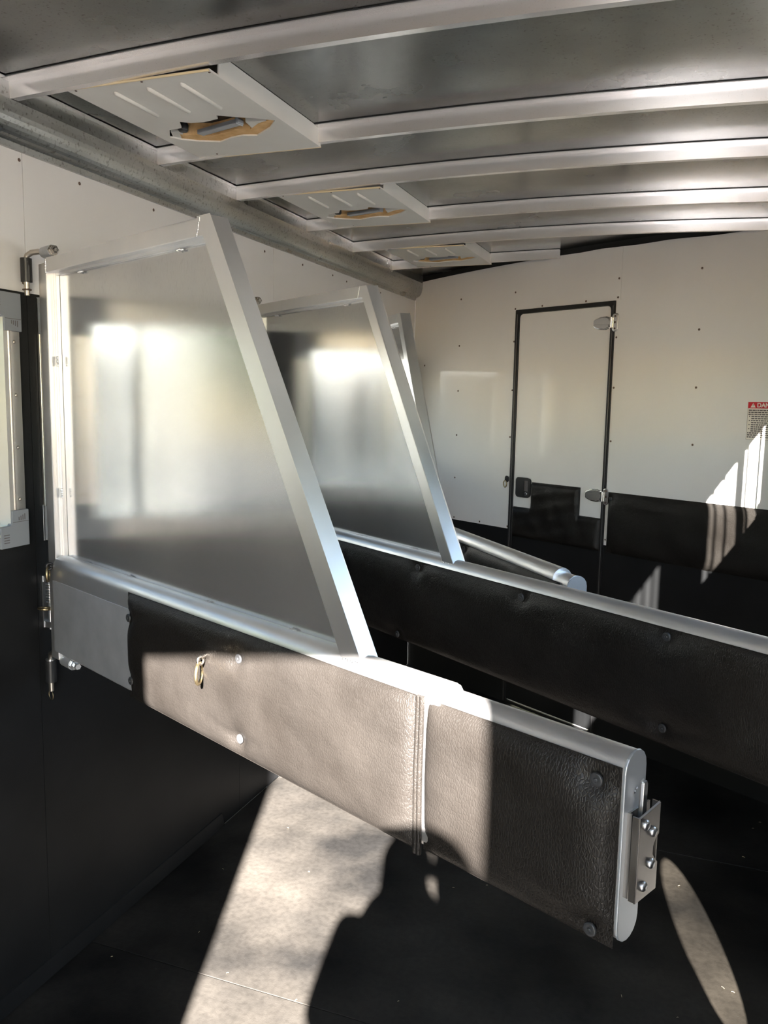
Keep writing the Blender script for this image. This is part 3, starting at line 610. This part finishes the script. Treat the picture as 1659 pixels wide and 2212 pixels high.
# ------------------------------------------------------------------ outside
gd = setting('ground', MB().box(-40, 40, -40, 40, -.5, -.45), 'gravel')

bn = thing('added_barn', (-9.5, 5, -.45), 'pale cream building added outside to brighten the left window and its reflections', 'building')
BF = Frame((-8, .45, 0), (.4226, .9063, 0), (-.9063, .4226, 0))  # added building, wall turned to the sun to brighten pane and reflections
MB(BF).box(0, 10, 0, 4, -.45, 3.3).build('wall', 'added_barn', bn); MB(BF).prism([(-.3, 3.3), (4.3, 3.3), (2, 4.5)], -.3, 10.3, 'a').build('roof', 'roof', bn)
for yy in (1.6, 3.6): MB(BF).box(yy, yy + .9, -.03, .01, .8, 1.9).build('window', 'seal', bn)

def tree(x, y, h, r, word, seed):
    t = thing('leafy_tree', (x, y, -.45), word, 'tree', 'leafy trees outside on the left')
    MB().tube([(x, y, -.45), (x + .05, y, h * .35), (x, y + .05, h * .6)], [.16, .12, .08], 10).build('trunk', 'bark', t)
    rn = random.Random(seed); m = MB()
    for k in range(9):
        cx, cy, cz, rr = x + rn.uniform(-.5, .5) * r, y + rn.uniform(-.6, .6) * r, h * .62 + rn.uniform(-.5, .45) * r, r * rn.uniform(.45, .7)
        m.grid(lambda i, j: (cx + rr * math.sin(PI * j) * math.cos(2 * PI * i) * (1 + .12 * math.sin(17 * i * 2 + 9 * j * 5)), cy + rr * math.sin(PI * j) * math.sin(2 * PI * i) * (1 + .12 * math.cos(23 * i)), cz + rr * math.cos(PI * j) * (1 + .1 * math.sin(31 * i + 4))), 20, 12)
    m.build('foliage', 'leaf', t, kind='stuff')
for k, (x, y, h, r, wd) in enumerate([(-6.3, -1.0, 3.6, 1.15, 'leafy green tree nearest the cream building outside'), (-11, -7.0, 5.4, 1.9, 'tallest leafy green tree outside the left windows'), (-9.5, -12, 4.2, 1.7, 'leafy green tree outside, farthest toward the rear')]):
    tree(x, y, h, r, wd, k)

# ------------------------------------------------------------------ person taking the picture (stands inside the rear doorway; casts the shadow on the floor)
def skin_mesh(name, verts, edges, radii, mat, parent, root=0, sub=2):
    me = bpy.data.meshes.new(name); off = Vector(parent['_org'])
    me.from_pydata([tuple(Vector(v) - off) for v in verts], edges, []); o = bpy.data.objects.new(name, me); COL.objects.link(o); o.parent = parent
    o.modifiers.new('skin', 'SKIN'); sm = o.modifiers.new('sub', 'SUBSURF'); sm.levels = sm.render_levels = sub
    for i, r in enumerate(radii):
        d = me.skin_vertices[0].data[i]; d.radius = r if isinstance(r, tuple) else (r, r); d.use_root = (i == root)
    dg = bpy.context.evaluated_depsgraph_get(); m2 = bpy.data.meshes.new_from_object(o.evaluated_get(dg)); o.modifiers.clear(); o.data = m2
    m2.materials.clear(); m2.materials.append(MAT[mat])
    for p in m2.polygons: p.use_smooth = True
    return o
PX, PY = 1.635, -.40
pn = thing('person', (PX, PY, 0), 'person in a dark jacket holding up a phone, whose shadow falls on the floor', 'person')
V = [(PX, PY, .95), (PX, PY, 1.12), (PX, PY - .01, 1.32), (PX + .005, PY, 1.43), (PX + .01, PY + .015, 1.52), (PX + .015, PY + .02, 1.60), (PX + .015, PY + .015, 1.68),
     (PX - .15, PY, 1.40), (PX - .215, PY + .03, 1.17), (PX - .155, PY + .30, 1.36), (PX - .135, PY + .345, 1.405),
     (PX + .15, PY, 1.40), (PX + .195, PY + .05, 1.17), (PX - .02, PY + .31, 1.35), (PX - .075, PY + .35, 1.395),
     (PX - .09, PY, .88), (PX - .10, PY + .02, .48), (PX - .10, PY - .02, .09), (PX - .105, PY + .13, .04),
     (PX + .09, PY, .88), (PX + .10, PY + .02, .48), (PX + .10, PY - .02, .09), (PX + .105, PY + .13, .04)]
E_ = [(0, 1), (1, 2), (2, 3), (3, 4), (4, 5), (5, 6), (3, 7), (7, 8), (8, 9), (9, 10), (3, 11), (11, 12), (12, 13), (13, 14), (0, 15), (15, 16), (16, 17), (17, 18), (0, 19), (19, 20), (20, 21), (21, 22)]
R_ = [(.135, .10), (.125, .095), (.145, .105), (.09, .07), .055, (.070, .082), (.062, .075), .058, .045, .028, .030, .058, .045, .028, .030, .085, .062, .042, .035, .085, .062, .042, .035]
skin_mesh('body', V, E_, R_, 'skin', pn)
jk = [0, 1, 2, 3, 7, 8, 9, 11, 12, 13]; mp = {v: i for i, v in enumerate(jk)}
skin_mesh('jacket', [V[i] for i in jk], [(mp[a], mp[b]) for a, b in E_ if a in mp and b in mp], [tuple(x + .012 for x in (R_[i] if isinstance(R_[i], tuple) else (R_[i], R_[i]))) for i in jk], 'cloth', pn)
tj = [0, 15, 16, 17, 19, 20, 21]; mp = {v: i for i, v in enumerate(tj)}
skin_mesh('trousers', [V[i] for i in tj], [(mp[a], mp[b]) for a, b in E_ if a in mp and b in mp], [tuple(x + .010 for x in (R_[i] if isinstance(R_[i], tuple) else (R_[i], R_[i]))) for i in tj], 'jean', pn)
for sx in (-1, 1): skin_mesh('shoe', [(PX + sx * .10, PY - .05, .045), (PX + sx * .105, PY + .08, .042), (PX + sx * .107, PY + .17, .036)], [(0, 1), (1, 2)], [.045, .042, .035], 'shoe', pn)
HX, HY, HZ = PX + .015, PY + .018, 1.635
hr_ = MB(); hr_.grid(lambda i, j: (HX + .083 * math.sin(PI * .62 * j) * math.cos(2 * PI * i), HY - .018 + .098 * math.sin(PI * .62 * j) * math.sin(2 * PI * i) * (1 - .15 * math.sin(2 * PI * i)), HZ + .012 + .095 * math.cos(PI * .62 * j)), 24, 12); hr_.build('hair', 'hair', pn)
for sx in (-1, 1):
    e = MB().lathe((HX + sx * .03, HY + .078, HZ - .003), (0, 1, 0), [(-.008, .013), (.0, .011), (.006, .004)], 12).build('eye', 'paper', pn)
    MB().lathe((HX + sx * .03, HY + .084, HZ - .003), (0, 1, 0), [(0, .004), (.0015, .002)], 10).build('iris', 'ink', e)
    MB().lathe((HX + sx * .078, HY, HZ - .01), (sx, 0, 0), [(-.01, .018), (.004, .028), (.009, .022)], 12).build('ear', 'skin', pn)
skin_mesh('nose', [(HX, HY + .074, HZ + .0), (HX, HY + .096, HZ - .032)], [(0, 1)], [.008, .013], 'skin', pn)
skin_mesh('mouth', [(HX - .022, HY + .078, HZ - .058), (HX, HY + .086, HZ - .060), (HX + .022, HY + .078, HZ - .058)], [(0, 1), (1, 2)], [.004, .007, .004], 'red', pn)
# phone: a slab just behind the lens, in the plane of the picture
PF = Frame(CAM - _f * .012 - _u * .055 , _r, _f, _u)
ph = MB(PF).prism(rrect(-.036, .036, -.075, .072, .009), -.008, -.0005, 'b').build('phone', 'blackplastic', None, bevel=.001); ph['label'] = 'black phone held up in the hands of the person at the rear doorway'; ph['category'] = 'phone'
MB(PF).box(-.033, .033, -.071, .068, -.0088, -.0081).build('screen', 'ink', ph); MB(PF).lathe((0, -.0005, .055), (0, 1, 0), [(0, .006), (.0012, .0055)], 16).build('camera_lens', 'ink', ph)
for sx in (-1, 1):
    wr_ = PF.P(sx * .055, -.045, -.062)
    arm = Vector(V[9] if sx < 0 else V[13])
    hv = [arm, wr_, PF.P(sx * .050, -.028, -.020), PF.P(sx * .048, -.022, .015)]; he = [(0, 1), (1, 2), (2, 3)]; hrr = [.026, .021, (.020, .013), (.016, .011)]
    skin_mesh('hand', hv, he, hrr, 'skin', pn, 0, 1)
    for q, (zz, L) in enumerate(((.022, .030), (.004, .034), (-.014, .032), (-.032, .026))):
        skin_mesh('finger', [PF.P(sx * .050, -.028, zz - .004), PF.P(sx * .045, -.004, zz), PF.P(sx * (.045 - .012), .004 - .002, zz), PF.P(sx * (.045 - L), .002, zz - .002)], [(0, 1), (1, 2), (2, 3)], [.0085, .008, .0072, .006], 'skin', pn, 0, 1)
    skin_mesh('thumb', [PF.P(sx * .052, -.036, -.034), PF.P(sx * .040, -.030, -.012), PF.P(sx * .026, -.018, .004)], [(0, 1), (1, 2)], [.011, .0095, .008], 'skin', pn, 0, 1)

# scraps of hay on the floor
hs = MB(); rn = random.Random(11)
for (x, y) in [(rn.uniform(.1, 1.8), rn.uniform(1.3, 3.2)) for _ in range(30)]:
    a = rn.uniform(0, PI); l = rn.uniform(.002, .005); dx, dy = math.cos(a) * l, math.sin(a) * l
    hs.tube([(x - dx, y - dy, .0012), (x, y, .0022), (x + dx, y + dy, .0012)], .0005, 5)
o = hs.build('hay_scraps', 'ventedge', None, kind='stuff'); o['label'] = 'tiny pale scraps of hay scattered over the black rubber floor'; o['category'] = 'hay'
